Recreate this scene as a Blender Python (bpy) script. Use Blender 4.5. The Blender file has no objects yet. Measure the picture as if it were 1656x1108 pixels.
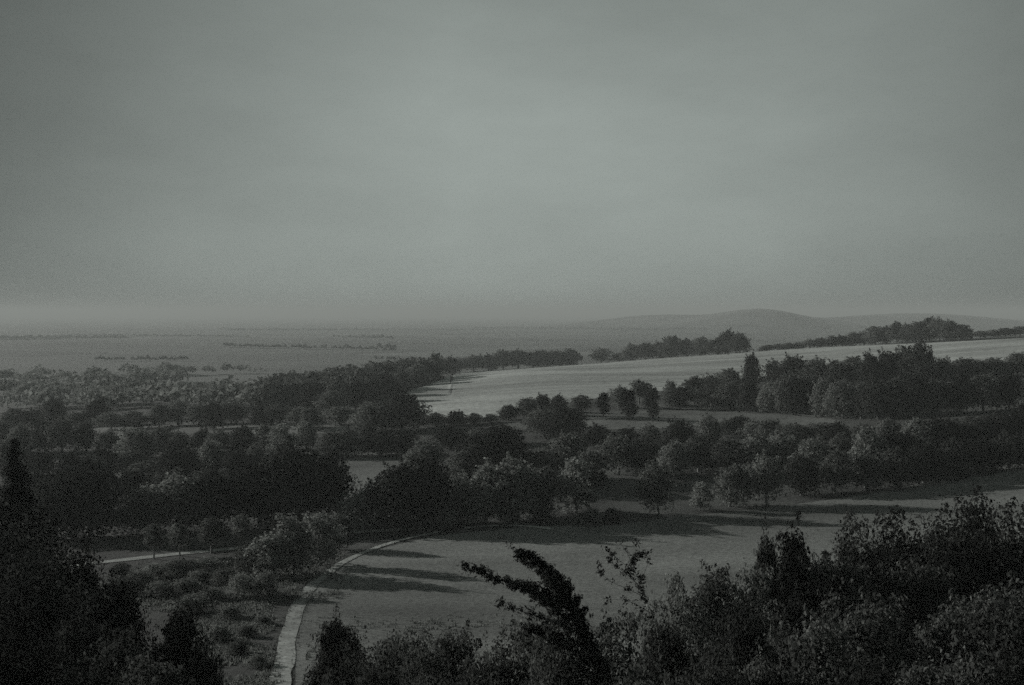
import bpy, math, random
import numpy as np
from mathutils import Vector

rng = np.random.default_rng(7)
random.seed(7)
S = bpy.context.scene
COL = S.collection

# ------------------------------------------------------------------ camera
W_, H_, F_ = 1656.0, 1108.0, 1776.0
HORIZON = 507.0
PITCH = math.atan((554.0 - HORIZON) / F_)
cam_d = bpy.data.cameras.new('camera')
cam_d.sensor_width = 36.0
cam_d.lens = 36.0 * F_ / W_
cam_d.clip_start = 0.1
cam_d.clip_end = 90000
cam = bpy.data.objects.new('camera', cam_d)
cam.location = (0, 0, 0)
cam.rotation_euler = (math.radians(90) - PITCH, 0, 0)
COL.objects.link(cam)
S.camera = cam

# ------------------------------------------------------------------ light
SUN_EL, SUN_AZ = math.radians(14), math.radians(-61)      # azimuth from +Y, negative = towards -X
SKY_STRENGTH = 0.122
SUN_STRENGTH = 3.2
EXPOSURE = 0.72
sd = Vector((math.sin(SUN_AZ) * math.cos(SUN_EL), math.cos(SUN_AZ) * math.cos(SUN_EL), math.sin(SUN_EL)))
sun_d = bpy.data.lights.new('sun', 'SUN')
sun_d.energy = SUN_STRENGTH
sun_d.angle = math.radians(0.6)
sun_d.color = (1.0, 0.985, 0.95)
sun = bpy.data.objects.new('sun', sun_d)
sun.rotation_euler = sd.to_track_quat('Z', 'Y').to_euler()
COL.objects.link(sun)

world = bpy.data.worlds.new('World')
S.world = world
world.use_nodes = True
wn, wl = world.node_tree.nodes, world.node_tree.links
wn.clear()
w_out = wn.new('ShaderNodeOutputWorld')
w_bg = wn.new('ShaderNodeBackground')
w_bg.inputs['Strength'].default_value = SKY_STRENGTH
sky = wn.new('ShaderNodeTexSky')
sky.sky_type = 'NISHITA'
sky.sun_disc = False
sky.sun_elevation = SUN_EL
sky.sun_rotation = SUN_AZ
sky.air_density = 1.0
sky.dust_density = 2.0
hs = wn.new('ShaderNodeHueSaturation')
hs.inputs['Saturation'].default_value = 0.03
wl.new(sky.outputs[0], hs.inputs['Color'])
gm = wn.new('ShaderNodeGamma')
gm.inputs['Gamma'].default_value = 0.35                    # a veiled, even sky
wl.new(hs.outputs[0], gm.inputs['Color'])
tc = wn.new('ShaderNodeTexCoord')
sx = wn.new('ShaderNodeSeparateXYZ')
wl.new(tc.outputs['Generated'], sx.inputs[0])
def ramp_of(socket, lo, hi, stops):
    mr = wn.new('ShaderNodeMapRange')
    mr.inputs['From Min'].default_value = lo
    mr.inputs['From Max'].default_value = hi
    wl.new(socket, mr.inputs['Value'])
    r = wn.new('ShaderNodeValToRGB')
    r.color_ramp.interpolation = 'B_SPLINE'
    els = r.color_ramp.elements
    els[0].position, els[1].position = stops[0][0], stops[-1][0]
    for p, v in stops[1:-1]:
        els.new(p)
    for e, (p, v) in zip(sorted(els, key=lambda e: e.position), stops):
        e.color = (v, v, v, 1)
    wl.new(mr.outputs[0], r.inputs[0])
    return r.outputs[0]
# corner vignette put into the sky colour: brighter ahead, darker towards both sides and overhead
rx = ramp_of(sx.outputs['X'], -0.5, 0.5, [(0.0, .20), (.10, .37), (.22, .62), (.38, .92), (.52, 1.10), (.70, 1.08), (.86, .78), (1.0, .50)])
rz = ramp_of(sx.outputs['Z'], -0.02, 0.34, [(0.0, .95), (.2, 1.0), (.5, 1.0), (.8, .84), (1.0, .62)])
cn = wn.new('ShaderNodeTexNoise')
cn.inputs['Scale'].default_value = 3.0
cn.inputs['Detail'].default_value = 9.0
cn.inputs['Roughness'].default_value = 0.62
cmap = wn.new('ShaderNodeMapping')
cmap.inputs['Scale'].default_value = (1, 1, 3.0)
wl.new(tc.outputs['Generated'], cmap.inputs[0])
wl.new(cmap.outputs[0], cn.inputs['Vector'])
cr = wn.new('ShaderNodeMapRange')
cr.inputs['From Min'].default_value = .3
cr.inputs['From Max'].default_value = .7
cr.inputs['To Min'].default_value = .90
cr.inputs['To Max'].default_value = 1.10
wl.new(cn.outputs['Fac'], cr.inputs['Value'])
def vmul(a, b):
    m = wn.new('ShaderNodeVectorMath')
    m.operation = 'MULTIPLY'
    wl.new(a, m.inputs[0])
    wl.new(b, m.inputs[1])
    return m.outputs[0]
c = vmul(vmul(vmul(gm.outputs[0], rx), rz), cr.outputs[0])
tint = wn.new('ShaderNodeVectorMath')
tint.operation = 'MULTIPLY'
tint.inputs[1].default_value = (.93, 1.045, .985)
wl.new(c, tint.inputs[0])
wl.new(tint.outputs[0], w_bg.inputs['Color'])
wl.new(w_bg.outputs[0], w_out.inputs['Surface'])

S.view_settings.view_transform = 'Standard'
S.view_settings.look = 'None'
S.view_settings.exposure = EXPOSURE
S.view_settings.gamma = 1
S.view_settings.use_curve_mapping = False
S.render.engine = 'CYCLES'
S.cycles.max_bounces = 5
S.cycles.diffuse_bounces = 2
S.cycles.transmission_bounces = 3
S.cycles.volume_bounces = 0
S.cycles.transparent_max_bounces = 6
S.cycles.use_adaptive_sampling = True
S.cycles.adaptive_threshold = .22
S.cycles.adaptive_min_samples = 36
S.cycles.use_denoising = False                            # a grainy, fast black and white emulsion

# ------------------------------------------------------------------ terrain height
R_K = np.array([0.5, 8, 20, 50, 90, 140, 200, 280, 400, 550, 700, 850, 1000, 1300, 2000, 4000, 30000])
U_K = np.array([-600, 0, 450, 828, 1250, 1640, 2300])
Z_K = np.array([
 [-1.7, -4.5, -12, -24, -33, -40, -44, -47, -51, -56, -60, -63, -66, -68, -72, -76, -80],
 [-1.7, -4.5, -12, -24, -33, -40, -44, -47, -51, -56, -60, -63, -66, -68, -72, -76, -80],
 [-1.7, -4.5, -12.5, -24.5, -33, -39.5, -42.5, -45, -46.5, -47.5, -51, -60, -64, -67, -72, -76, -80],
 [-1.7, -4.5, -12.5, -24.5, -33.5, -39.5, -41, -41.5, -40, -36.5, -34, -44, -52, -62, -72, -76, -80],
 [-1.7, -4.5, -12.5, -24.5, -33, -38.5, -39.5, -38.5, -37, -34, -30.5, -27.5, -33, -50, -72, -76, -80],
 [-1.7, -4.5, -12, -24, -32.5, -37.5, -37.5, -34, -29, -24, -20, -16.5, -16, -30, -66, -76, -80],
 [-1.7, -4.5, -12, -23, -31, -35, -34, -28, -20, -12, -8, -5, -5, -20, -60, -76, -80]], float)
_U = np.linspace(-600, 2300, 117)
_L = np.linspace(math.log(.5), math.log(30000), 240)
_t = np.array([np.interp(_L, np.log(R_K), row) for row in Z_K])
_T = np.array([np.interp(_U, U_K, _t[:, j]) for j in range(len(_L))]).T
for _ in range(10):                                        # smooth the creases
    P = np.pad(_T, ((1, 1), (0, 0)), 'edge')
    _T = .25 * P[:-2] + .5 * P[1:-1] + .25 * P[2:]
for _ in range(6):
    P = np.pad(_T, ((0, 0), (1, 1)), 'edge')
    _T = .25 * P[:, :-2] + .5 * P[:, 1:-1] + .25 * P[:, 2:]

def hgt(x, y):
    x = np.asarray(x, float)
    y = np.asarray(y, float)
    r = np.maximum(np.hypot(x, y), .5)
    az = np.clip(np.arctan2(x, y), -1.2, 1.2)
    U = np.clip(828 + F_ * np.tan(az), -600, 2300)
    fu = (U + 600) / 2900 * 116
    fl = (np.log(np.minimum(r, 29999)) - _L[0]) / (_L[1] - _L[0])
    i = np.clip(fu.astype(int), 0, 115)
    j = np.clip(fl.astype(int), 0, 238)
    a, b = fu - i, fl - j
    z = (_T[i, j] * (1 - a) * (1 - b) + _T[i + 1, j] * a * (1 - b) + _T[i, j + 1] * (1 - a) * b + _T[i + 1, j + 1] * a * b)
    w = np.clip((r - 60) / 120, 0, 1)
    z = z + w * (.22 * np.sin(x * .061 + 1.3 * np.sin(y * .031)) + .18 * np.sin(y * .047 + x * .021 + 2))
    w2 = np.clip((r - 400) / 500, 0, 1) * np.clip((2500 - r) / 800, 0, 1)
    z = z + w2 * 0.5 * np.sin(x * .0117 + y * .006)
    # far hills
    z = z + 94 * np.exp(-((U - 1228) / 105) ** 2 - ((r - 5600) / 900) ** 2)
    z = z + 66 * np.exp(-((U - 1060) / 120) ** 2 - ((r - 6500) / 900) ** 2)
    z = z + 78 * np.exp(-((U - 1480) / 200) ** 2 - ((r - 6800) / 900) ** 2)
    z = z + 14 * np.exp(-((U - 300) / 500) ** 2 - ((r - 2600) / 500) ** 2)
    return z

def hz(x, y):
    return float(hgt(np.array([x]), np.array([y]))[0])

cp, sp_ = math.cos(PITCH), math.sin(PITCH)
_rr = np.exp(np.linspace(math.log(18), math.log(25000), 3000))
def ray(u, v):
    cx, cy = (u - 828) / F_, (554 - v) / F_
    d = np.array([cx, cp + cy * sp_, -sp_ + cy * cp])
    return d / math.hypot(d[0], d[1])                      # unit horizontal length
def at(u, v):
    """ground point seen at photo position (u, v)"""
    d = ray(u, v)
    x, y, z = d[0] * _rr, d[1] * _rr, d[2] * _rr
    g = hgt(x, y)
    hit = np.nonzero(z <= g)[0]
    k = hit[0] if len(hit) else len(_rr) - 1
    if 640 < u < 1950 and 536 < v < 625 and _rr[k] > 1050:   # grazes the brow of the near hill: stand on the brow
        m = np.nonzero((_rr > 500) & (_rr < 1050))[0]
        k = m[np.argmin((z[m] - g[m]) / _rr[m])]
    r = _rr[k]
    return d[0] * r, d[1] * r, r
def at_r(u, r):
    d = ray(u, 600)
    return d[0] * r, d[1] * r

# ------------------------------------------------------------------ materials
def material(name, build):
    m = bpy.data.materials.new(name)
    m.use_nodes = True
    nt = m.node_tree
    nt.nodes.clear()
    out = nt.nodes.new('ShaderNodeOutputMaterial')
    build(nt, out)
    return m

def noise(nt, scale, detail=6, rough=.6, coord='Object', stretch=None):
    t = nt.nodes.new('ShaderNodeTexCoord') if coord != 'Position' else nt.nodes.new('ShaderNodeNewGeometry')
    n = nt.nodes.new('ShaderNodeTexNoise')
    n.inputs['Scale'].default_value = scale
    n.inputs['Detail'].default_value = detail
    n.inputs['Roughness'].default_value = rough
    src = t.outputs[coord]
    if stretch:
        mp = nt.nodes.new('ShaderNodeMapping')
        mp.inputs['Scale'].default_value = stretch[:3]
        if len(stretch) > 3:
            mp.inputs['Rotation'].default_value = (0, 0, stretch[3])
        nt.links.new(src, mp.inputs[0])
        src = mp.outputs[0]
    nt.links.new(src, n.inputs['Vector'])
    return n.outputs['Fac']

def ramp(nt, fac, stops):
    r = nt.nodes.new('ShaderNodeValToRGB')
    els = r.color_ramp.elements
    els[0].position, els[1].position = stops[0][0], stops[-1][0]
    for p, c in stops[1:-1]:
        els.new(p)
    for e, (p, c) in zip(sorted(els, key=lambda e: e.position), stops):
        e.color = (*c, 1)
    nt.links.new(fac, r.inputs[0])
    return r.outputs[0]

def mix(nt, a, b, mode='MULTIPLY', fac=1.0):
    m = nt.nodes.new('ShaderNodeMix')
    m.data_type = 'RGBA'
    m.blend_type = mode
    if isinstance(fac, float):
        m.inputs[0].default_value = fac
    else:
        nt.links.new(fac, m.inputs[0])
    nt.links.new(a, m.inputs[6])
    nt.links.new(b, m.inputs[7])
    return m.outputs[2]

def g(v, t=(.97, 1.02, .97)):
    return (v * t[0], v * t[1], v * t[2])

def ground_mat(name, lo, hi, scale=.03, fine=1.6, patch=None, stretch=None, bump=.25):
    def b(nt, out):
        p = nt.nodes.new('ShaderNodeBsdfPrincipled')
        p.inputs['Roughness'].default_value = .95
        p.inputs['Specular IOR Level'].default_value = .1
        c1 = ramp(nt, noise(nt, scale, 5, .6, 'Position', stretch), [(.3, g(lo)), (.7, g(hi))])
        f = noise(nt, fine, 5, .7, 'Position')
        c2 = ramp(nt, f, [(.25, (.45, .45, .45)), (.75, (1.5, 1.5, 1.5))])
        c = mix(nt, c1, c2)
        c = mix(nt, c, ramp(nt, noise(nt, .0075, 4, .6, 'Position', stretch), [(.34, (.62, .62, .62)), (.6, (1.12, 1.12, 1.12))]))
        if patch:                                          # field parcels far out on the plain
            ge = nt.nodes.new('ShaderNodeNewGeometry')
            mp = nt.nodes.new('ShaderNodeMapping')
            mp.inputs['Scale'].default_value = (1 / 420, 1 / 300, .0001)
            mp.inputs['Rotation'].default_value = (0, 0, .5)
            nt.links.new(ge.outputs['Position'], mp.inputs[0])
            vo = nt.nodes.new('ShaderNodeTexVoronoi')
            vo.distance = 'CHEBYCHEV'
            vo.inputs['Scale'].default_value = 1.0
            nt.links.new(mp.outputs[0], vo.inputs['Vector'])
            sep = nt.nodes.new('ShaderNodeSeparateColor')
            nt.links.new(vo.outputs['Color'], sep.inputs[0])
            pc = ramp(nt, sep.outputs[0], [(.0, g(.07)), (.4, g(.09)), (.7, g(.11)), (1.0, g(.14))])
            ln = nt.nodes.new('ShaderNodeVectorMath')
            ln.operation = 'LENGTH'
            nt.links.new(ge.outputs['Position'], ln.inputs[0])
            mr = nt.nodes.new('ShaderNodeMapRange')
            mr.inputs['From Min'].default_value = 780
            mr.inputs['From Max'].default_value = 1000
            nt.links.new(ln.outputs['Value'], mr.inputs['Value'])
            c = mix(nt, c, pc, 'MIX', mr.outputs[0])
        nt.links.new(c, p.inputs['Base Color'])
        bp = nt.nodes.new('ShaderNodeBump')
        bp.inputs['Strength'].default_value = bump
        bp.inputs['Distance'].default_value = .5
        nt.links.new(f, bp.inputs['Height'])
        nt.links.new(bp.outputs[0], p.inputs['Normal'])
        nt.links.new(p.outputs[0], out.inputs['Surface'])
    return material(name, b)

def leaf_mat(name, base, trans=.25):
    def b(nt, out):
        oi = nt.nodes.new('ShaderNodeObjectInfo')
        r1 = ramp(nt, oi.outputs['Random'], [(0, g(base * .5)), (1, g(base * 1.5))])
        r2 = ramp(nt, noise(nt, .55, 4, .7), [(.3, (.55, .55, .55)), (.7, (1.5, 1.5, 1.5))])
        ge = nt.nodes.new('ShaderNodeNewGeometry')
        r3 = ramp(nt, ge.outputs['Random Per Island'], [(0, (.6, .6, .6)), (1, (1.45, 1.45, 1.45))])
        c = mix(nt, mix(nt, r1, r2), r3)
        d = nt.nodes.new('ShaderNodeBsdfPrincipled')
        d.inputs['Roughness'].default_value = .9
        d.inputs['Specular IOR Level'].default_value = .0
        nt.links.new(c, d.inputs['Base Color'])
        t = nt.nodes.new('ShaderNodeBsdfTranslucent')
        nt.links.new(c, t.inputs['Color'])
        m = nt.nodes.new('ShaderNodeMixShader')
        m.inputs[0].default_value = trans
        nt.links.new(d.outputs[0], m.inputs[1])
        nt.links.new(t.outputs[0], m.inputs[2])
        nt.links.new(m.outputs[0], out.inputs['Surface'])
    return material(name, b)

def bark_b(nt, out):
    p = nt.nodes.new('ShaderNodeBsdfPrincipled')
    p.inputs['Roughness'].default_value = .9
    nt.links.new(ramp(nt, noise(nt, 3, 6, .7, 'Object', (4, 4, 1)), [(.3, g(.05)), (.7, g(.16))]), p.inputs['Base Color'])
    nt.links.new(p.outputs[0], out.inputs['Surface'])

M_GROUND = ground_mat('rough_grass', .028, .09, .045, 1.1, patch=True)
M_MEADOW = ground_mat('mown_meadow', .11, .18, .02, 1.4, stretch=(1, 3, 1, .3))
M_UPPER = ground_mat('stubble_field', .22, .38, .014, .5, stretch=(.8, 3.2, 1, .16), bump=.15)
M_MID = ground_mat('hill_pasture', .06, .17, .035, .8)
M_TRACK = ground_mat('chalk_track', .17, .38, .5, 2.2, bump=.08)
M_LANE = ground_mat('dusty_lane', .26, .42, .2, 2.5)
M_LEAF = leaf_mat('broad_leaves', .105, .38)
M_LEAF_DARK = leaf_mat('dark_leaves', .028, .2)
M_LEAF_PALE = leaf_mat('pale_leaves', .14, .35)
M_RIDGE = leaf_mat('ridge_leaves', .06, .25)
M_NEAR = leaf_mat('thicket_leaves', .054, .3)
M_NEAR_PALE = leaf_mat('thicket_pale_leaves', .088, .3)
M_NEEDLE = leaf_mat('needles', .018, .08)
M_TUFT = leaf_mat('grass_blades', .12, .3)
M_BARK = material('bark', bark_b)

# ------------------------------------------------------------------ mesh helpers
def mesh_np(name, V, Fq, mat, smooth=False):
    me = bpy.data.meshes.new(name)
    V = np.asarray(V, np.float32)
    Fq = np.asarray(Fq, np.int32)
    n, k = Fq.shape
    me.vertices.add(len(V))
    me.vertices.foreach_set('co', V.ravel())
    me.loops.add(n * k)
    me.loops.foreach_set('vertex_index', Fq.ravel())
    me.polygons.add(n)
    me.polygons.foreach_set('loop_start', np.arange(0, n * k, k, dtype=np.int32))
    me.polygons.foreach_set('loop_total', np.full(n, k, np.int32))
    if smooth:
        me.polygons.foreach_set('use_smooth', np.ones(n, bool))
    me.update(calc_edges=True)
    me.materials.append(mat)
    return me

def link(name, me, parent=None, kind=None):
    o = bpy.data.objects.new(name, me)
    COL.objects.link(o)
    if parent:
        o.parent = parent
    if kind:
        o['kind'] = kind
    return o

def grid_faces(nr, nc, wrap=False):
    i, j = np.meshgrid(np.arange(nr - 1), np.arange(nc if wrap else nc - 1), indexing='ij')
    j2 = (j + 1) % nc
    return np.stack([i * nc + j, i * nc + j2, (i + 1) * nc + j2, (i + 1) * nc + j], -1).reshape(-1, 4)

# ------------------------------------------------------------------ the ground
rad = np.exp(np.linspace(math.log(.5), math.log(30000), 430))
ang = np.concatenate([np.radians(np.linspace(-34, 34, 440)), np.radians(np.linspace(35, 325, 110))])
A, Rr = np.meshgrid(ang, rad)
X, Y = Rr * np.sin(A), Rr * np.cos(A)
Z = hgt(X, Y)
V = np.stack([X, Y, Z], -1).reshape(-1, 3)
Fc = grid_faces(len(rad), len(ang), True)[:, ::-1]
cen = len(V)
V = np.vstack([V, [0, 0, -1.7]])
me = mesh_np('ground', V, Fc, M_GROUND, True)
link('ground', me, kind='structure')
del V, Fc

def sheet(name, mat, us, near, far, lift, n=(120, 40)):
    uu = np.linspace(us[0], us[-1], n[0])
    vn, vf = np.interp(uu, us, near), np.interp(uu, us, far)
    P = []
    for u, a, b in zip(uu, vn, vf):
        x0, y0, r0 = at(u, a)
        x1, y1, r1 = at(u, b)
        t = np.linspace(0, 1, n[1])
        P.append(np.stack([x0 + (x1 - x0) * t, y0 + (y1 - y0) * t], -1))
    P = np.array(P)
    z = hgt(P[..., 0], P[..., 1]) + lift
    V = np.concatenate([P, z[..., None]], -1).reshape(-1, 3)
    return link(name, mesh_np(name, V, grid_faces(n[0], n[1])[:, ::-1], mat, True), kind='structure')

def ribbon(name, mat, pts, width, lift, kind='structure'):
    P = np.array([at(u, v)[:2] for u, v in pts])
    t = np.concatenate([[0], np.cumsum(np.hypot(*np.diff(P, axis=0).T))])
    n = max(20, int(t[-1] / 1.5))
    s = np.linspace(0, t[-1], n)
    x, y = np.interp(s, t, P[:, 0]), np.interp(s, t, P[:, 1])
    k = np.ones(9) / 9
    xs = np.convolve(np.pad(x, 4, 'edge'), k, 'valid')
    ys = np.convolve(np.pad(y, 4, 'edge'), k, 'valid')
    tx, ty = np.gradient(xs), np.gradient(ys)
    l = np.hypot(tx, ty) + 1e-6
    nx, ny = -ty / l, tx / l
    rows = []
    for q in np.linspace(-1, 1, 7):
        w = (np.interp(s, t, width) if isinstance(width, list) else width) / 2 * (1 + .08 * np.sin(s * .3 + q * 2) + .28 * np.interp(s, np.linspace(0, t[-1], max(4, int(t[-1] / 4))), rng.uniform(-.5, .5, max(4, int(t[-1] / 4)))))
        xx, yy = xs + nx * q * w, ys + ny * q * w
        rows.append(np.stack([xx, yy, hgt(xx, yy) + lift], -1))
    V = np.array(rows)
    return link(name, mesh_np(name, V.reshape(-1, 3), grid_faces(7, n), mat, True), kind=kind)

sheet('meadow', M_MEADOW, [478, 490, 520, 600, 700, 850, 1000, 1100, 1250, 1400, 1520, 1640, 1900],
      [1150] * 13, [1000, 958, 932, 892, 868, 852, 850, 836, 822, 800, 776, 752, 715], .05, (240, 140))
sheet('upper_field', M_UPPER, [640, 690, 746, 830, 930, 1000, 1100, 1220, 1330, 1500, 1640, 1900],
      [652, 672, 680, 672, 650, 640, 630, 612, 602, 592, 585, 575],
      [640, 624, 601, 594, 585, 580, 574.5, 569, 562, 555, 548, 540], .14, (260, 110))
sheet('hill_pasture', M_MID, [790, 880, 960, 1060, 1160, 1280, 1360],
      [700, 694, 696, 694, 688, 690, 684],
      [690, 676, 668, 662, 658, 668, 681], .08, (160, 40))
sheet('clearing', M_MID, [556, 580, 640, 700], [800, 800, 775, 750], [728, 722, 720, 722], .06, (60, 40))
sheet('valley_field', M_MID, [-60, 60, 150, 300, 460, 560], [704, 704, 706, 704, 702, 700], [676, 680, 692, 690, 686, 690], .08, (120, 30))
ribbon('track', M_TRACK, [(440, 1180), (452, 1108), (462, 1050), (474, 1000), (486, 972), (500, 952), (516, 938), (536, 922), (560, 907)], [2.3, 2.2, 2.1, 2.0, 2.0, 1.8, 1.5, 1.2, .5], .09)
ribbon('track', M_LANE, [(503, 948), (530, 926), (566, 903), (620, 881), (690, 864), (730, 858)], [2.0, 1.6, 1.4, 1.3, 1.2, .8], .11)
ribbon('lane', M_LANE, [(90, 918), (180, 909), (280, 898), (400, 886), (480, 875), (550, 861), (640, 858.5), (712, 853)], 3.0, .1)
ribbon('lane', M_LANE, [(740, 856), (790, 851), (850, 851), (900, 858)], 1.4, .13)
ribbon('path', M_MID, [(1000, 640), (1090, 664), (1160, 661), (1240, 664), (1330, 676)], 3.0, .3)

# ------------------------------------------------------------------ tree parts
def leaves_mesh(P, N, size, asp=.62):
    """one folded leaf-clump quad per point P with rough normal N"""
    n = len(P)
    N = N + rng.standard_normal((n, 3)) * .55
    N /= np.linalg.norm(N, axis=1, keepdims=True) + 1e-9
    a = np.cross(N, rng.standard_normal((n, 3)))
    a /= np.linalg.norm(a, axis=1, keepdims=True) + 1e-9
    b = np.cross(N, a)
    s = size * (.35 + 1.25 * rng.random((n, 1)) ** 1.3)
    t = asp * (.7 + .6 * rng.random((n, 1)))
    f = N * s * .22
    V = np.stack([P - a * s * .5, P - b * s * t * .5 + f, P + a * s * .5, P + b * s * t * .5 + f], 1).reshape(-1, 3)
    return V, np.arange(4 * n).reshape(-1, 4)

def unit(n):
    d = rng.standard_normal((n, 3))
    return d / np.linalg.norm(d, axis=1, keepdims=True)

def crown_pts(H, W, n, lobes=26, low=.03, rag=.12, top=1.0, lr=(.14, .34), prof=None, sprays=60, spl=.12):
    """points and normals over uneven lobes packed into a crown; prof(t) = relative half-width at height t"""
    cz0, cz1 = H * low, H * top
    C, R = [], []
    lop = rng.uniform(.72, 1.15, 7)                        # the outline bulges to some sides and heights
    for i in range(lobes):
        t = (i + rng.random()) / lobes
        th = rng.random() * 6.283 if i % 2 else i * 2.4
        side = lop[int(th / 6.284 * 7) % 7] * rng.uniform(.78, 1.12)
        hw = (prof(t) if prof else math.sqrt(max(0, 1 - (2 * t - .85) ** 2 / 1.35))) * W / 2 * side
        r = W * rng.uniform(*lr) * (.6 + .4 * (hw / (W / 2)))
        q = max(0, hw - r * .7) * math.sqrt(rng.uniform(.3, 1.0))
        z = cz0 + r * .5 + t * (cz1 - cz0 - r * 1.2) * lop[(i + 3) % 7] ** .35
        C.append((math.cos(th) * q, math.sin(th) * q, z))
        R.append(r)
    C, R = np.array(C), np.array(R)
    ns = int(n * .22)
    n1 = n - ns
    k = rng.choice(lobes, n1, p=R ** 2 / np.sum(R ** 2))
    d = unit(n1)
    d[:, 2] = np.where((d[:, 2] < -.3) & (rng.random(n1) < .6), -d[:, 2], d[:, 2])
    fine = 1 + rag * np.sin(d[:, 0] * 7 + k) * np.sin(d[:, 1] * 8 + 2 * k) * 1.6 + rag * .7 * np.sin(d[:, 2] * 13 + k * 3)
    rr = R[k] * fine * (.55 + .5 * rng.random(n1) ** .6)
    P = C[k] + d * rr[:, None] * np.array([1, 1, .85])
    keep = np.sin(P[:, 0] * 2.1 + k) + np.sin(P[:, 1] * 2.3 + 1) + np.sin(P[:, 2] * 2.6 + k) > -1.6   # gaps
    # leafy shoots standing out of the outline
    ks = rng.choice(lobes, sprays)
    ds = unit(sprays) + np.array([0, 0, .55])
    ds /= np.linalg.norm(ds, axis=1, keepdims=True)
    j = rng.integers(0, sprays, ns)
    u = rng.random(ns)
    L = (R[ks] * .85)[j] + u * W * spl * rng.uniform(.5, 1.5, sprays)[j]
    Q = C[ks][j] + ds[j] * L[:, None] + rng.standard_normal((ns, 3)) * (W * .028 * (1.25 - u))[:, None]
    P = np.vstack([P[keep], Q])
    N = np.vstack([d[keep], ds[j]])
    P[:, 2] = np.maximum(P[:, 2], .05)
    return P, N

def tube(V, Fs, pts, rads, sides=7):
    base = len(V)
    pts = [Vector(p) for p in pts]
    for i, p in enumerate(pts):
        d = (pts[min(i + 1, len(pts) - 1)] - pts[max(i - 1, 0)]).normalized()
        a = d.cross(Vector((.3, .95, .1))).normalized()
        b = d.cross(a)
        for s in range(sides):
            th = 6.2832 * s / sides
            V.append(tuple(p + (a * math.cos(th) + b * math.sin(th)) * rads[i]))
    for i in range(len(pts) - 1):
        for s in range(sides):
            Fs.append((base + i * sides + s, base + i * sides + (s + 1) % sides,
                       base + (i + 1) * sides + (s + 1) % sides, base + (i + 1) * sides + s))

def trunk_mesh(name, H, W, rad0, limbs=7, low=.25):
    V, Fs = [], []
    lean = rng.uniform(-.04, .04, 2) * H
    top = (lean[0], lean[1], H * .78)
    path = [(0, 0, -.8), (0, 0, .25), (lean[0] * .2, lean[1] * .2, H * .25), (lean[0] * .6, lean[1] * .6, H * .5), top]
    tube(V, Fs, path, [rad0 * 1.5, rad0 * 1.1, rad0 * .8, rad0 * .5, rad0 * .12])
    for i in range(limbs):
        t = low + (.7 - low) * i / limbs
        z = H * t
        th = i * 2.4 + rng.random()
        L = W * .42 * rng.uniform(.7, 1.05) * (1.1 - t)
        x0, y0 = lean[0] * t, lean[1] * t
        c, s = math.cos(th), math.sin(th)
        r = rad0 * (.42 - .25 * t)
        tube(V, Fs, [(x0, y0, z), (x0 + c * L * .4, y0 + s * L * .4, z + H * .07), (x0 + c * L, y0 + s * L, z + H * .2)], [r, r * .7, r * .2], 5)
    return mesh_np(name, V, Fs, M_BARK, True)

PROTO = {}
def proto(key, H, W, n, leaf, mat, rad0, **kw):
    P, N = crown_pts(H, W, n, **kw)
    V, Fq = leaves_mesh(P, N, leaf)
    PROTO[key] = (H, W, mesh_np('crown', V, Fq, mat), trunk_mesh('trunk', H, W, rad0))

def conifer(key, H, W, n, leaf):
    nb = 150                                               # single drooping boughs of uneven length
    bt = rng.random(nb) ** .85
    bth = rng.random(nb) * 6.283
    bl = (W / 2 * (1 - bt) ** .8 + .25) * rng.uniform(.6, 1.15, nb)
    k = rng.choice(nb, n, p=(bl / bl.sum()))
    q = rng.random(n) ** .75
    L = bl[k] * q
    th = bth[k] + rng.standard_normal(n) * .16
    z = H * (.05 + .94 * bt[k]) - L * .34 + rng.standard_normal(n) * .16 + .12 * L * q
    P = np.stack([np.cos(th) * L, np.sin(th) * L, np.maximum(z, .05)], -1) + rng.standard_normal((n, 3)) * .07
    N = np.stack([np.cos(th) * .5, np.sin(th) * .5, np.ones(n)], -1)
    V, Fq = leaves_mesh(P, N, leaf, .4)
    PROTO[key] = (H, W, mesh_np('crown', V, Fq, M_NEEDLE), trunk_mesh('trunk', H, W * .3, H * .017, 3))

dome = lambda t: math.sqrt(max(.05, 1 - t ** 2.9)) * (.84 + .16 * min(1, t * 3))
blunt = lambda t: math.sqrt(max(.05, 1 - t ** 4.0)) * (.84 + .16 * min(1, t * 2))
oval = lambda t: math.sqrt(max(.04, 1 - (2 * t - .8) ** 2 * .72))
flame = lambda t: .55 + .45 * math.sin(math.pi * min(1, t * .85 + .18)) - .25 * t
# mid-distance kinds (about 200-500 m away)
for i in range(7):
    proto(f'round{i}', 13, 13, 8000, .56, M_LEAF, .38, lobes=(16, 24, 30, 20, 34, 26, 14)[i], low=(.02, .12, .0, .15, .03, .1, .0)[i], prof=(dome, oval)[i % 2])
for i in range(4):
    proto(f'dark{i}', 14, 15, 9000, .58, M_LEAF_DARK, .5, lobes=(24, 32, 18, 38)[i], low=.01, prof=(dome, oval)[i % 2])
proto('tall0', 15, 8, 6000, .5, M_LEAF, .3, lobes=20, low=.05, prof=oval, lr=(.2, .42))
proto('tall1', 15, 7, 5500, .5, M_LEAF_DARK, .3, lobes=22, low=.04, prof=flame, lr=(.2, .42))
proto('slim0', 10, 5, 3200, .42, M_LEAF_DARK, .2, lobes=12, low=.1, prof=flame, lr=(.24, .45))
proto('slim1', 10, 5.5, 3200, .42, M_LEAF, .2, lobes=11, low=.32, prof=oval, lr=(.2, .42))
proto('pale0', 10, 9, 5200, .46, M_LEAF_PALE, .25, lobes=20, low=.02, prof=dome)
proto('pale1', 11, 8, 5000, .46, M_LEAF_PALE, .25, lobes=16, low=.05, prof=oval)
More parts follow.
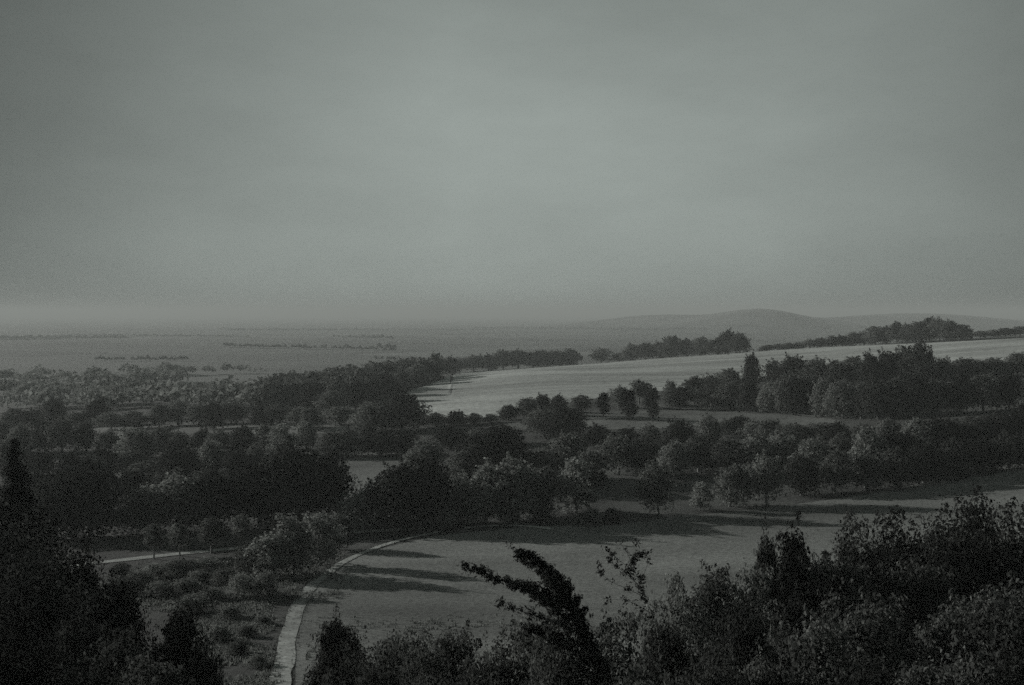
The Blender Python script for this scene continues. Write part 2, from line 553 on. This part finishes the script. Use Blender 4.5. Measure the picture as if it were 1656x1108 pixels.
proto('shrub0', 5, 7, 3400, .36, M_LEAF, .12, lobes=16, low=.0, prof=dome)
proto('shrub1', 5, 8, 3400, .36, M_LEAF_PALE, .12, lobes=18, low=.0, prof=dome)
conifer('fir0', 18, 8, 9000, .5)
# near kinds (35-120 m)
proto('near0', 11, 9, 34000, .21, M_NEAR, .2, lobes=46, low=.0, prof=blunt, rag=.22, lr=(.1, .26), sprays=170, spl=.07)
proto('near1', 9, 9, 32000, .19, M_NEAR_PALE, .18, lobes=52, low=.0, prof=blunt, rag=.25, lr=(.08, .22), sprays=240, spl=.08)
proto('near2', 12, 9, 34000, .23, M_LEAF_DARK, .22, lobes=36, low=.0, prof=oval, rag=.24, lr=(.12, .28), sprays=140, spl=.08)
proto('near3', 8, 8, 26000, .18, M_NEAR, .15, lobes=50, low=.0, prof=blunt, rag=.25, lr=(.08, .2), sprays=260, spl=.11)
proto('near4', 13, 13, 46000, .25, M_LEAF_DARK, .3, lobes=50, low=.0, prof=blunt, rag=.24, lr=(.1, .24), sprays=220, spl=.06)
conifer('fir1', 16, 7, 26000, .24)

DESC = {'round': 'round-headed broadleaf tree', 'dark': 'dark dense broadleaf tree', 'tall': 'tall oval tree',
        'slim': 'slender upright tree', 'pale': 'pale-leaved rounded tree', 'shrub': 'low bushy shrub',
        'fir': 'dark pointed conifer', 'near': 'leafy tree'}
NAME = {'round': 'broadleaf_tree', 'dark': 'broadleaf_tree', 'tall': 'tall_tree', 'slim': 'slender_tree',
        'pale': 'pale_tree', 'shrub': 'shrub', 'fir': 'conifer', 'near': 'broadleaf_tree'}
ORD = ['leftmost', 'second', 'third', 'fourth', 'fifth', 'sixth', 'seventh', 'eighth', 'ninth', 'tenth', 'eleventh',
       'twelfth', 'thirteenth', 'fourteenth', 'fifteenth', 'sixteenth', 'seventeenth', 'eighteenth', 'nineteenth', 'twentieth', 'twenty-first', 'twenty-second', 'twenty-third', 'twenty-fourth']

def plant(key, x, y, h, w, label, group=None, sink=.2):
    base = key.rstrip('0123456789')
    if base in ('round', 'dark'):                          # any of the crown shapes of that kind
        key = base + str(rng.integers(0, 7 if base == 'round' else 4))
    H, W, cm, tm = PROTO[key]
    root = bpy.data.objects.new(NAME[base], None)
    root.empty_display_size = .5
    COL.objects.link(root)
    root.location = (x, y, hz(x, y) - sink)
    root.scale = (w / W, w / W * rng.uniform(.9, 1.1), h / H)
    root.rotation_euler = (rng.normal() * .05, rng.normal() * .05, rng.random() * 6.283)
    root['label'] = label
    root['category'] = 'shrub' if base == 'shrub' else 'tree'
    if group:
        root['group'] = group
    for nm, m in (('crown', cm), ('trunk', tm)):
        c = bpy.data.objects.new(nm, m)
        COL.objects.link(c)
        c.parent = root
    return root

def row(where, group, items, ws=1.24, kinds=None):
    """items: (u, v_base, height px, width px[, kind]); labels count from the left end of the row"""
    items = sorted(items, key=lambda t: t[0])
    n = len(items)
    for i, it in enumerate(items):
        u, vb, hp, wp = it[:4]
        key = it[4] if len(it) > 4 else kinds[(i * 7 + 3) % len(kinds)]
        x, y, r = at(u, vb)
        d = DESC[key.rstrip('0123456789')]
        o = 'rightmost' if i == n - 1 and n > 2 else ORD[i] + (' from left' if i else '')
        plant(key, x, y, hp * rng.uniform(.92, 1.1) * r / F_, wp * ws * rng.uniform(.85, 1.2) * r / F_, f'{d} {where}, {o}', group)

K_MIX = ['round0', 'dark0', 'round1', 'tall0', 'round2', 'pale1', 'round3', 'dark1']
# crest of the upper field
row('in dark clump on the crest of upper field', 'clump on the field crest', [
    (972, 580, 22, 34, 'round0'), (1000, 579, 16, 26, 'shrub0'), (1024, 578, 26, 34, 'round1'), (1044, 577, 30, 38, 'round2'),
    (1068, 575, 27, 30, 'dark1'), (1086, 574, 38, 34, 'round3'), (1110, 573, 27, 34, 'dark0'), (1134, 572, 30, 34, 'round0'),
    (1162, 571, 30, 36, 'round1'), (1178, 570.5, 37, 40, 'dark0'), (1196, 570, 34, 36, 'round2')])
its = []
for i, u in enumerate(np.arange(1240, 1572, 17.5)):
    top = np.interp(u, [1235, 1300, 1370, 1420, 1465, 1490, 1520, 1550, 1570], [9, 12, 20, 25, 30, 37, 34, 27, 16])
    its.append((u, np.interp(u, [1235, 1320, 1560], [566, 561, 551]), top * rng.uniform(.85, 1.12), 22 + top * .35))
row('in long hedgerow behind the upper field', 'hedgerow behind the upper field', its[:10], kinds=['round0', 'round1', 'dark1', 'tall0', 'shrub0'])
row('in taller copse ending the hedgerow behind upper field', 'copse at the end of the hedgerow', its[10:], kinds=['round0', 'round1', 'dark1', 'tall0'])
row('on the skyline beyond the copse', 'trees on the skyline', [(1585, 545, 11, 28), (1606, 544, 12, 26), (1626, 543, 13, 30), (1650, 542, 14, 30), (1676, 541, 14, 30)], kinds=['shrub0', 'round2'])

# ridge wood: the individual trees of its near edge and skyline, the rest one mass (below)
row('along the near edge of ridge wood', 'edge of the ridge wood', [
    (470, 664, 38, 38), (505, 668, 44, 42, 'dark0'), (540, 670, 42, 38), (575, 662, 44, 42, 'dark1'), (602, 652, 44, 40), (626, 643, 40, 38, 'dark0'),
    (650, 634, 38, 36), (676, 624, 36, 36, 'round1'), (704, 616, 34, 34), (732, 607, 29, 30, 'dark0')], kinds=['round0', 'round3', 'tall0'])
row('on the ridge line above the pale field corner', 'ridge line trees', [
    (766, 598, 26, 34), (790, 596, 28, 34), (814, 594, 29, 34), (838, 592, 30, 36), (862, 590, 26, 32), (884, 588, 25, 34), (906, 586, 20, 30), (924, 585, 14, 26, 'shrub0')],
    kinds=['round0', 'round3', 'dark1', 'round2'])

# small trees on the slope under the upper field
row('in the row under the pale upper field', 'slope row under the upper field', [
    (705, 690, 22, 30, 'round2'), (738, 689, 24, 32, 'dark0'), (768, 686, 18, 26, 'round1'), (794, 684, 16, 28), (822, 680, 26, 34, 'dark0'), (852, 677, 34, 38, 'round1'),
    (878, 672, 34, 36, 'dark1'), (904, 667, 28, 30, 'dark0')], kinds=['shrub0'])
row('standing apart on the lit slope', 'separate trees on the lit slope', [
    (938, 676, 38, 32, 'slim1'), (976, 674, 44, 26, 'slim0'), (1000, 660, 36, 32, 'round3'), (1018, 679, 52, 26, 'slim0'), (1034, 655, 40, 26, 'slim1'),
    (1055, 681, 60, 26, 'slim0'), (1046, 655, 36, 22, 'slim1'), (1082, 658, 46, 34, 'round1'), (1100, 663, 40, 28, 'slim0'), (1122, 654, 42, 38, 'round2')])

# hill wood on the right
row('in back rank of the hill wood', 'back rank of the hill wood', [
    (1148, 642, 36, 50, 'round0'), (1180, 636, 40, 52, 'round2'), (1217, 632, 64, 34, 'dark1'), (1252, 632, 46, 46, 'round3'), (1284, 632, 54, 50, 'dark0'),
    (1318, 632, 54, 50, 'round0'), (1350, 632, 48, 44, 'round2'), (1378, 630, 50, 42, 'tall0'), (1407, 634, 68, 44, 'dark1'), (1434, 630, 60, 34, 'dark1'),
    (1464, 628, 62, 50, 'round1'), (1488, 630, 68, 48, 'dark0'), (1524, 622, 40, 48, 'round2'), (1564, 616, 36, 50, 'round0'), (1604, 612, 32, 50, 'round3'), (1645, 608, 32, 50, 'round0')])
row('in front rank of the hill wood', 'front rank of the hill wood', [
    (1150, 662, 44, 42), (1182, 664, 48, 46), (1214, 666, 56, 42, 'dark1'), (1244, 668, 50, 44), (1274, 670, 60, 46), (1304, 672, 62, 46, 'dark0'), (1334, 674, 56, 44, 'pale0'),
    (1364, 677, 62, 44), (1392, 678, 60, 40, 'pale1'), (1420, 678, 62, 44, 'dark0'), (1450, 677, 66, 46), (1482, 675, 72, 48, 'dark1'), (1516, 672, 58, 48), (1552, 669, 58, 50, 'dark0'),
    (1590, 666, 56, 50), (1632, 663, 56, 52, 'dark1')], kinds=['round0', 'round3', 'tall0', 'round1'])

# belt of big trees between slope and meadow
row('in upper rank of the valley belt', 'upper rank of the valley belt', [
    (600, 700, 46, 60, 'round1'), (650, 698, 60, 76, 'dark0'), (615, 738, 42, 70, 'dark0'), (660, 738, 40, 52, 'dark1'), (728, 728, 34, 54, 'dark0'), (768, 722, 30, 44), (815, 720, 36, 58, 'dark0'),
    (880, 706, 46, 50), (918, 714, 58, 70, 'dark0'), (968, 726, 42, 56, 'dark0'), (1012, 724, 36, 54, 'dark1'), (1050, 718, 34, 44), (1100, 740, 66, 62, 'dark0'),
    (1148, 724, 48, 52), (1172, 708, 30, 40), (1196, 704, 34, 44, 'dark0'), (1222, 712, 32, 44), (1244, 724, 48, 50), (1282, 726, 44, 54), (1318, 722, 40, 48), (1352, 728, 44, 50, 'dark0'), (1396, 722, 38, 48), (1436, 726, 44, 52)], kinds=['round0', 'round2', 'round3'])
row('in middle rank of the valley belt', 'middle rank of the valley belt', [
    (690, 775, 68, 84, 'round1'), (752, 792, 70, 70, 'round2'), (808, 790, 92, 120, 'dark0'), (872, 780, 60, 60, 'round0'), (914, 776, 78, 76, 'round3'), (958, 785, 62, 56, 'pale1'),
    (1000, 768, 62, 62, 'round1'), (1046, 768, 66, 66, 'round2'), (1088, 776, 60, 52), (1130, 764, 58, 60, 'round0'), (1176, 768, 58, 60, 'round1'), (1222, 768, 62, 60, 'pale0'),
    (1266, 764, 58, 60, 'round3'), (1312, 772, 62, 62, 'round2'), (1362, 762, 56, 56, 'round0'), (1402, 774, 78, 70, 'round1'), (1452, 768, 72, 70, 'dark0')], kinds=['round0'])
row('at lower edge of the valley belt', 'lower edge of the valley belt', [
    (600, 852, 66, 84, 'pale0'), (655, 856, 110, 104, 'dark0'), (700, 855, 124, 76, 'dark1'), (745, 848, 84, 70, 'round0'), (786, 846, 96, 76, 'round3'), (836, 842, 104, 86, 'round1'),
    (884, 836, 82, 60, 'tall0'), (932, 830, 90, 66, 'pale1'), (1065, 834, 82, 64, 'round2'), (1132, 826, 46, 40, 'pale1'), (1180, 820, 76, 64, 'round1'),
    (1240, 818, 78, 66, 'round0'), (1296, 802, 64, 64, 'dark0'), (1350, 798, 64, 62, 'round1'), (1400, 794, 60, 60, 'pale1'), (1450, 790, 62, 62, 'round3')])
row('on the shaded bank above the meadow corner', 'shaded bank above the meadow corner', [
    (1482, 738, 54, 62, 'round2'), (1524, 734, 54, 66, 'dark0'), (1570, 728, 54, 66, 'round3'), (1616, 722, 56, 66, 'dark1'), (1662, 716, 58, 66, 'dark0')])
row('beside the shaded top corner of meadow', 'top corner of the meadow', [
    (1494, 782, 62, 66, 'dark1'), (1540, 774, 58, 66, 'dark0'), (1586, 766, 54, 66, 'dark1'), (1632, 758, 52, 66, 'dark0'), (1680, 750, 52, 66, 'dark0')])
row('scattered in rough grass left of the chalk track', 'scrub in the rough grass', [
    (196, 934, 22, 34, 'shrub0'), (226, 950, 26, 38, 'shrub0'), (250, 930, 18, 30, 'shrub1'), (276, 948, 22, 34, 'shrub0'), (300, 968, 30, 40, 'shrub0'),
    (322, 944, 20, 30, 'shrub0'), (344, 972, 24, 34, 'shrub0'), (362, 946, 30, 34, 'shrub1'), (372, 1002, 22, 30, 'shrub0'), (398, 1030, 20, 28, 'shrub0'),
    (384, 1062, 26, 30, 'shrub0'), (416, 1078, 22, 26, 'shrub1'), (352, 1040, 30, 38, 'shrub0'), (424, 1010, 16, 22, 'shrub0'),
    (210, 962, 30, 50, 'shrub0'), (262, 966, 26, 50, 'shrub0'), (288, 930, 24, 46, 'shrub0'), (312, 990, 30, 50, 'shrub0'), (334, 926, 26, 48, 'shrub0')], ws=1.6)
row('low beside the lane under big trees', 'shrubs beside the lane', [
    (722, 858, 44, 40, 'shrub1'), (768, 850, 44, 46, 'shrub1'), (820, 848, 36, 50, 'shrub0'), (880, 846, 30, 46, 'shrub0'), (958, 850, 26, 36, 'shrub1'), (990, 846, 24, 34, 'shrub0')])

# the left side
row('massive in the dark group above the lane', 'dark group above the lane', [
    (90, 872, 96, 110, 'dark0'), (146, 868, 108, 100, 'dark1'), (236, 864, 80, 84, 'round0'), (290, 860, 84, 90, 'round3'), (346, 858, 90, 96, 'dark0'),
    (420, 852, 108, 110, 'dark0'), (484, 848, 122, 120, 'dark0'), (532, 842, 108, 76, 'dark1')])
row('with bare lower stem beside the lane', 'small trees beside the lane', [
    (249, 905, 52, 34, 'slim1'), (291, 900, 54, 34, 'slim1'), (342, 895, 54, 36, 'slim1'), (387, 889, 52, 34, 'slim1')])
row('pale and shaggy between lane and track', 'thicket between lane and track', [
    (402, 932, 52, 56, 'shrub0'), (438, 935, 74, 64, 'pale1'), (476, 930, 100, 76, 'pale0'), (518, 915, 92, 70, 'pale1'), (548, 890, 60, 46, 'round1'), (392, 968, 40, 50, 'shrub1'), (430, 965, 42, 46, 'shrub0')])
its = []
for i, u in enumerate(np.linspace(20, 545, 17)):
    its.append((u + rng.uniform(-9, 9), 700 - rng.uniform(0, 14), rng.uniform(26, 44), rng.uniform(32, 46)))
row('in the hazy far rank of valley trees', 'hazy far rank of valley trees', its, kinds=K_MIX)
its = []
for i, u in enumerate(np.linspace(8, 590, 19)):
    its.append((u + rng.uniform(-9, 9), 742 - rng.uniform(0, 16) , rng.uniform(30, 52), rng.uniform(34, 52)))
row('in the second rank of valley trees', 'second rank of valley trees', its, kinds=K_MIX)
its = []
for i, u in enumerate(np.linspace(4, 415, 13)):
    its.append((u + rng.uniform(-9, 9), 788 - rng.uniform(0, 16), rng.uniform(38, 62), rng.uniform(44, 62)))
row('in the third rank of valley trees', 'third rank of valley trees', its, kinds=['dark0', 'round1', 'dark1', 'round3', 'tall0', 'slim0'])
row('in the shaded rank behind the dark group', 'shaded rank behind the dark group', [
    (30, 838, 70, 80, 'dark0'), (84, 832, 62, 70, 'dark1'), (150, 826, 54, 66, 'round1'), (216, 820, 52, 56, 'tall1'), (270, 812, 46, 60, 'round3'), (332, 808, 44, 60, 'round0'), (390, 800, 44, 56, 'dark0')])

# ------------------------------------------------------------------ near trees, placed by their tops
def near(items, where, group):
    items = sorted(items, key=lambda t: t[0])
    n = len(items)
    for i, (u, vt, r, wp, key, adj) in enumerate(items):
        x, y = at_r(u, r)
        zt = ray(u, vt)[2] * r
        h = zt - hz(x, y)
        o = 'rightmost' if i == n - 1 else ORD[i] + (' from left' if i else '')
        plant(key, x, y, h * .985, wp * 1.75 * r / F_, f'{adj} {where}, {o}', group, .1)

near([(22, 706, 120, 84, 'fir1', 'tall pointed conifer'), (-30, 830, 85, 160, 'near4', 'dark spreading tree'), (60, 905, 70, 170, 'near4', 'black dense tree'),
      (130, 985, 58, 120, 'near2', 'black upright tree'), (215, 1012, 52, 110, 'near0', 'dark ragged tree'), (292, 974, 62, 96, 'near2', 'dark tufted tree'),
      (20, 1010, 45, 200, 'near4', 'black broad bush'), (150, 1062, 42, 150, 'near3', 'dark twiggy bush'), (262, 1050, 47, 110, 'near0', 'dark leafy bush'),
      (325, 1030, 60, 60, 'near3', 'dark little bush'), (-40, 760, 110, 150, 'near4', 'tall black domed tree'),
      (105, 890, 88, 110, 'near4', 'black domed tree'), (178, 935, 72, 90, 'near2', 'black narrow tree')],
     'in black corner mass left of the rough grass', 'black corner mass')
near([(522, 1000, 62, 60, 'near2', 'dark ragged tree'), (566, 992, 64, 76, 'near0', 'dark round tree'), (568, 1050, 50, 110, 'near3', 'twiggy bush'), (640, 1004, 60, 84, 'near0', 'leafy tree'),
      (604, 1052, 46, 100, 'near3', 'low leafy bush'), (700, 1026, 52, 96, 'near1', 'pale leafy bush'), (742, 1000, 58, 90, 'near0', 'leafy tree'), (806, 1016, 52, 110, 'near1', 'pale ragged bush'),
      (770, 1062, 40, 130, 'near3', 'twiggy bush'), (862, 1006, 50, 100, 'near1', 'pale leafy bush'), (915, 1012, 46, 110, 'near0', 'leafy bush')],
     'in near thicket beside the chalk track', 'near thicket beside the track')
near([(990, 1004, 46, 120, 'near1', 'pale leafy bush'), (1060, 985, 52, 100, 'near0', 'leafy bush'), (1096, 940, 62, 90, 'near1', 'pale round bush'), (1145, 914, 66, 120, 'near0', 'round dense tree'),
      (1190, 965, 56, 90, 'near3', 'twiggy bush'), (1040, 1060, 36, 140, 'near3', 'dim twiggy bush'), (1150, 1045, 38, 150, 'near3', 'pale leafy bush'), (1228, 930, 66, 90, 'near1', 'pale ragged bush'),
      (1245, 860, 72, 50, 'near2', 'narrow dark tree'), (1282, 850, 74, 84, 'near2', 'black upright tree'), (1240, 1020, 42, 120, 'near1', 'pale leafy bush'), (1290, 965, 58, 100, 'near2', 'black dense bush')],
     'in near thicket below the meadow', 'near thicket below the meadow')
near([(1350, 890, 72, 110, 'near0', 'round leafy tree'), (1398, 858, 84, 110, 'near4', 'dark domed tree'), (1450, 842, 88, 130, 'near4', 'big dark domed tree'), (1352, 990, 50, 130, 'near0', 'dark leafy bush'),
      (1500, 900, 72, 110, 'near0', 'round leafy tree'), (1550, 850, 84, 120, 'near4', 'dark spreading tree'), (1600, 818, 92, 130, 'near4', 'big dark spreading tree'), (1655, 838, 86, 140, 'near4', 'dark overhanging tree'),
      (1430, 960, 56, 140, 'near0', 'dark shaggy tree'), (1520, 960, 58, 120, 'near0', 'leafy tree'), (1600, 930, 64, 130, 'near0', 'dark leafy tree'), (1660, 960, 56, 130, 'near0', 'leafy tree'),
      (1380, 1050, 38, 150, 'near3', 'dark twiggy bush'), (1490, 1040, 42, 150, 'near0', 'dark leafy bush'), (1590, 1030, 44, 140, 'near3', 'dark ragged bush'), (1670, 1040, 44, 120, 'near3', 'dark low bush')],
     'in near wood filling right corner', 'near wood in the corner')

# ------------------------------------------------------------------ two near trees with their own form
def sprig_tree(name, label, base_uv_r, limbs, leaf, per_m, spread, mat, cat='tree', gaps=.0):
    """limbs: list of ([(u, v, r), ...], radius at start, leaf density, leaf spread); the first is the stem"""
    u, r = base_uv_r
    x, y = at_r(u, r)
    z = hz(x, y)
    root = bpy.data.objects.new(name, None)
    COL.objects.link(root)
    root.location = (x, y, z)
    root['label'] = label
    root['category'] = cat
    O = np.array([x, y, z])
    V, Fs, PP, NN = [], [], [], []
    for pts, r0, dens, spr in limbs:
        P = np.array([ray(a, b) * rr for a, b, rr in pts]) - O
        if pts is limbs[0][0]:
            P = np.vstack([[0, 0, -.3], P])
        t = np.concatenate([[0], np.cumsum(np.linalg.norm(np.diff(P, axis=0), axis=1))])
        n = max(6, int(t[-1] / .35))
        s = np.linspace(0, t[-1], n)
        Q = np.stack([np.interp(s, t, P[:, i]) for i in range(3)], -1) + rng.standard_normal((n, 3)) * .02
        tube(V, Fs, Q.tolist(), list(r0 * (1 - .88 * s / t[-1])), 6)
        if dens:
            tan = np.gradient(Q, axis=0)
            tan /= np.linalg.norm(tan, axis=1, keepdims=True)
            nt_ = int(t[-1] / .16 * min(2.2, dens + .4))   # side shoots, each with its own leaves
            for q in range(nt_):
                f = .06 + .94 * (q + rng.random()) / nt_
                if gaps and math.sin(f * t[-1] * 7) < -1 + gaps * 1.5:
                    continue
                i0 = min(n - 1, int(f * n))
                e = unit(1)[0] * .9 + tan[i0] * .9
                e /= np.linalg.norm(e)
                L = spr * spread * (1.25 - .7 * f) * rng.uniform(.35, 1.35)
                c0 = Q[i0]
                sag = np.array([0, 0, -.12 * L])
                tube(V, Fs, [tuple(c0), tuple(c0 + e * L * .5), tuple(c0 + e * L + sag)], [.024, .016, .006], 4)
                m = int(per_m * dens * L * .22) + 4
                g_ = rng.random(m) ** .7
                PP.append(c0 + e * (L * g_)[:, None] + sag * (g_ ** 2)[:, None] + rng.standard_normal((m, 3)) * .085)
                NN.append(unit(m))
    VV, FF = leaves_mesh(np.vstack(PP), np.vstack(NN), leaf, .5)
    link('crown', mesh_np('crown', VV, FF, mat), root)
    link('trunk', mesh_np('trunk', V, Fs, M_BARK, True), root)

R0 = 46
sprig_tree('leaning_tree', 'wind-bent dark tree leaning left with a long feathery side branch over the meadow', (985, R0), [
    ([(968, 1075, R0), (938, 1010, R0), (912, 965, R0), (886, 925, R0), (862, 902, R0), (846, 893, R0)], .10, 1.5, .85),
    ([(925, 1010, R0), (885, 972, R0 - .4), (845, 948, R0 - .6), (805, 937, R0 - .8), (778, 922, R0 - .9), (754, 917, R0 - 1)], .06, 1.1, .62),
    ([(905, 985, R0), (868, 955, R0 + .5), (846, 942, R0 + .8), (824, 940, R0 + .9)], .05, 1.2, .6),
    ([(915, 972, R0), (890, 940, R0 + .6), (868, 918, R0 + .9), (850, 908, R0 + 1)], .05, 1.4, .6),
    ([(862, 902, R0), (845, 893, R0), (826, 888, R0), (812, 872, R0 + .2)], .02, .35, .35),
    ([(930, 1020, R0), (895, 1005, R0 - .5), (850, 990, R0 - .7), (815, 975, R0 - .8)], .05, .7, .7),
    ([(945, 1030, R0), (930, 980, R0 + .4), (908, 940, R0 + .7), (892, 922, R0 + .8)], .05, 1.6, .8),
    ([(955, 1050, R0), (905, 1030, R0 + .5), (860, 1020, R0 + .7)], .05, 1.4, 1.0)],
    .135, 760, .52, M_LEAF_DARK)
R1 = 48
sprig_tree('sapling', 'thin sapling with sparse leaf tufts and a bare slanting stem against the meadow', (1085, R1), [
    ([(1066, 1030, R1), (1052, 985, R1), (1036, 950, R1), (1024, 915, R1), (1012, 890, R1), (1002, 876, R1)], .05, .35, .6),
    ([(1036, 950, R1), (1010, 925, R1 - .4), (985, 908, R1 - .6), (970, 912, R1 - .7)], .02, .75, .34),
    ([(1028, 925, R1), (1005, 908, R1 + .3), (984, 890, R1 + .4)], .02, .7, .3),
    ([(1034, 945, R1), (1044, 920, R1 + .3), (1050, 905, R1 + .4), (1042, 888, R1 + .5)], .02, .8, .34),
    ([(1022, 912, R1), (1034, 893, R1), (1032, 880, R1)], .02, 1.2, .3),
    ([(1046, 970, R1), (1020, 955, R1 - .3), (992, 945, R1 - .4), (974, 928, R1 - .5)], .02, .6, .32),
    ([(1054, 992, R1), (1025, 975, R1 + .4), (1000, 968, R1 + .5), (984, 970, R1 + .6)], .02, .45, .34)],
    .14, 620, .62, M_LEAF_DARK, gaps=.4)

# ------------------------------------------------------------------ stuff nobody could count
def stuff(name, V, Fq, mat):
    return link(name, mesh_np(name, V, Fq, mat), kind='stuff')

def clumps(pts, leaves, leaf, mat, name):
    """pts: (x, y, h, w); one leafy dome each, all in one mass"""
    VS, FS, off = [], [], 0
    for x, y, h, w in pts:
        n = leaves
        d = unit(n)
        d[:, 2] = np.abs(d[:, 2]) * 1.0
        lob = 1 + .28 * np.sin(d[:, 0] * 4 + x) * np.sin(d[:, 1] * 4 + y)
        P = d * (.55 + .5 * rng.random((n, 1))) * lob[:, None] * np.array([w / 2, w / 2, h * .55]) + np.array([x, y, hz(x, y) + h * .42])
        V, Fq = leaves_mesh(P, d, leaf * h / 10, .8)
        VS.append(V)
        FS.append(Fq + off)
        off += len(V)
    return stuff(name, np.vstack(VS), np.vstack(FS), mat)

def fill(us, near_v, far_v, count, hp, wp, **kw):
    out = []
    ra = rng.random((count, 2))
    for a, b in ra:
        u = us[0] + a * (us[-1] - us[0])
        vn, vf = np.interp(u, us, near_v), np.interp(u, us, far_v)
        x, y, r = at(u, vf + b * (vn - vf))
        h = hp * rng.uniform(.75, 1.2)
        out.append((x, y, h, wp * rng.uniform(.8, 1.2)))
    return out

# ridge wood interior
clumps(fill([425, 480, 560, 650, 752, 930], [672, 664, 656, 628, 600, 584], [652, 634, 626, 610, 598, 583], 230, 13, 14), 420, 1.3, M_RIDGE, 'woods')
# ridge wood running down into the plain behind
# woods and hedges far out on the plain
far = []
for u0, v0, u1, v1, n, h in [(0, 640, 430, 650, 60, 13), (0, 618, 300, 622, 40, 13), (200, 606, 420, 604, 20, 11), (150, 655, 440, 662, 36, 12),
                             (0, 660, 180, 664, 16, 12), (1300, 538, 1640, 530, 24, 24)]:
    for i in range(n):
        t = rng.random()
        x, y, r = at(u0 + (u1 - u0) * t, v0 + (v1 - v0) * t + rng.normal() * 1.6)
        if r > 20000 or (r < 1060 and v0 < 600):
            continue
        far.append((x, y, h * rng.uniform(.5, 1.1), h * rng.uniform(1.2, 2.6)))
for _ in range(24):                                        # long hedgerows and shelter belts far out
    v = 524 + 84 * rng.random() ** 1.2
    u0, L = rng.uniform(-80, 1150), rng.uniform(60, 330)
    sl = rng.normal() * .012
    h0 = rng.uniform(5, 10)
    for u in np.arange(u0, u0 + L, 2.6 + (v - 520) * .035):
        if rng.random() < .13:
            continue
        x, y, r = at(u, v + (u - u0) * sl + rng.normal() * .15)
        if 1060 < r < 20000:
            far.append((x, y, h0 * rng.uniform(.6, 1.4), r * .0034 * rng.uniform(.7, 1.3)))
clumps(far, 110, 2.6, M_LEAF_PALE, 'far_woods')  # pale leaves put extra haze into the colour of the far woods

# rough grass and brambles on the banks
def tufts(name, us, near_v, far_v, n, size, mat):
    P = []
    for a, b in rng.random((n, 2)):
        u = us[0] + a * (us[-1] - us[0])
        vn, vf = np.interp(u, us, near_v), np.interp(u, us, far_v)
        x, y, r = at(u + rng.normal() * 9 - 6, vf + b * (vn - vf) + rng.normal() * 5)
        P.append((x, y))
    P = np.array(P)
    k = 5
    P = np.repeat(P, k, 0) + rng.standard_normal((n * k, 2)) * size * .6
    keep = (np.sin(P[:, 0] * .5) + np.sin(P[:, 1] * .37 + 1) + rng.random(len(P)) * 2.6) > 1.25
    P = P[keep]
    m = len(P)
    z = hgt(P[:, 0], P[:, 1])
    B = np.stack([P[:, 0], P[:, 1], z - .05], -1)
    th = rng.random(m) * 6.283
    s = size * (.6 + .9 * rng.random(m))
    a = np.stack([np.cos(th), np.sin(th), 0 * th], -1) * s[:, None] * .3
    tip = B + np.stack([np.sin(th * 3) * .35, np.cos(th * 3) * .35, 1 + 0 * th], -1) * s[:, None]
    V = np.stack([B - a, B + a, tip + a * .5, tip - a * .4], 1).reshape(-1, 3)
    return stuff(name, V, np.arange(4 * m).reshape(-1, 4), mat)

tufts('grass', [300, 380, 440], [1140, 1150, 1150], [985, 965, 975], 9000, .3, M_TUFT)
tufts('grass', [170, 300, 560], [985, 985, 965], [925, 915, 885], 5000, .32, M_LEAF)
tufts('grass', [500, 760, 1000, 1300, 1640], [1120] * 5, [1000, 1000, 1000, 960, 900], 3000, .3, M_TUFT)

# grass creeping in from both sides of the track
CP = np.array([at(u, v)[:2] for u, v in [(452, 1108), (462, 1050), (474, 1000), (486, 972), (500, 952), (530, 926), (566, 903), (620, 881), (690, 864)]])
VT = []
for _ in range(2200):
    t_ = rng.random() * (len(CP) - 1.001)
    i_ = int(t_)
    p0, p1 = CP[i_], CP[i_ + 1]
    dv = (p1 - p0) / np.linalg.norm(p1 - p0)
    side = rng.choice([-1, 1]) * abs((1.15 - .05 * t_) + rng.normal() * .2) if rng.random() < .95 else rng.normal() * .25
    q_ = p0 + (p1 - p0) * (t_ - i_) + np.array([-dv[1], dv[0]]) * side
    s_ = .06 + .14 * rng.random()
    th = rng.random() * 6.283
    b_ = np.array([q_[0], q_[1], hz(q_[0], q_[1])])
    a_ = np.array([math.cos(th), math.sin(th), 0]) * s_ * .5
    up = np.array([rng.normal() * .1, rng.normal() * .1, s_])
    VT += [b_ - a_, b_ + a_, b_ + a_ * .6 + up, b_ - a_ * .4 + up]
stuff('grass', VT, np.arange(len(VT)).reshape(-1, 4), M_TUFT)

# brambles under the near bushes
PB, NB = [], []
for _ in range(420):
    u, r = rng.uniform(470, 1760), rng.uniform(26, 62)
    x, y = at_r(u, r)
    w = rng.uniform(1.2, 2.6)
    d = unit(170)
    d[:, 2] = np.abs(d[:, 2])
    PB.append(d * (.5 + .55 * rng.random((170, 1))) * w * np.array([1, 1, .8]) + np.array([x, y, hz(x, y)]))
    NB.append(d)
VB, FB = leaves_mesh(np.vstack(PB), np.vstack(NB), .24)
stuff('undergrowth', VB, FB, M_NEAR)

# ------------------------------------------------------------------ the air
hzb = 31500
V = [(sx_ * hzb, sy_ * hzb, z_) for z_ in (-84, 62) for sx_, sy_ in ((-1, -1), (1, -1), (1, 1), (-1, 1))]
Fh = [(3, 2, 1, 0), (4, 5, 6, 7), (0, 1, 5, 4), (1, 2, 6, 5), (2, 3, 7, 6), (3, 0, 4, 7)]
HAZE_DENSITY = .00021
def haze_b(nt, out):
    p = nt.nodes.new('ShaderNodeVolumePrincipled')
    p.inputs['Color'].default_value = (.47, .50, .485, 1)
    p.inputs['Density'].default_value = HAZE_DENSITY
    p.inputs['Anisotropy'].default_value = .05
    nt.links.new(p.outputs[0], out.inputs['Volume'])
link('haze', mesh_np('haze', V, Fh, material('thin_haze', haze_b)), kind='stuff')
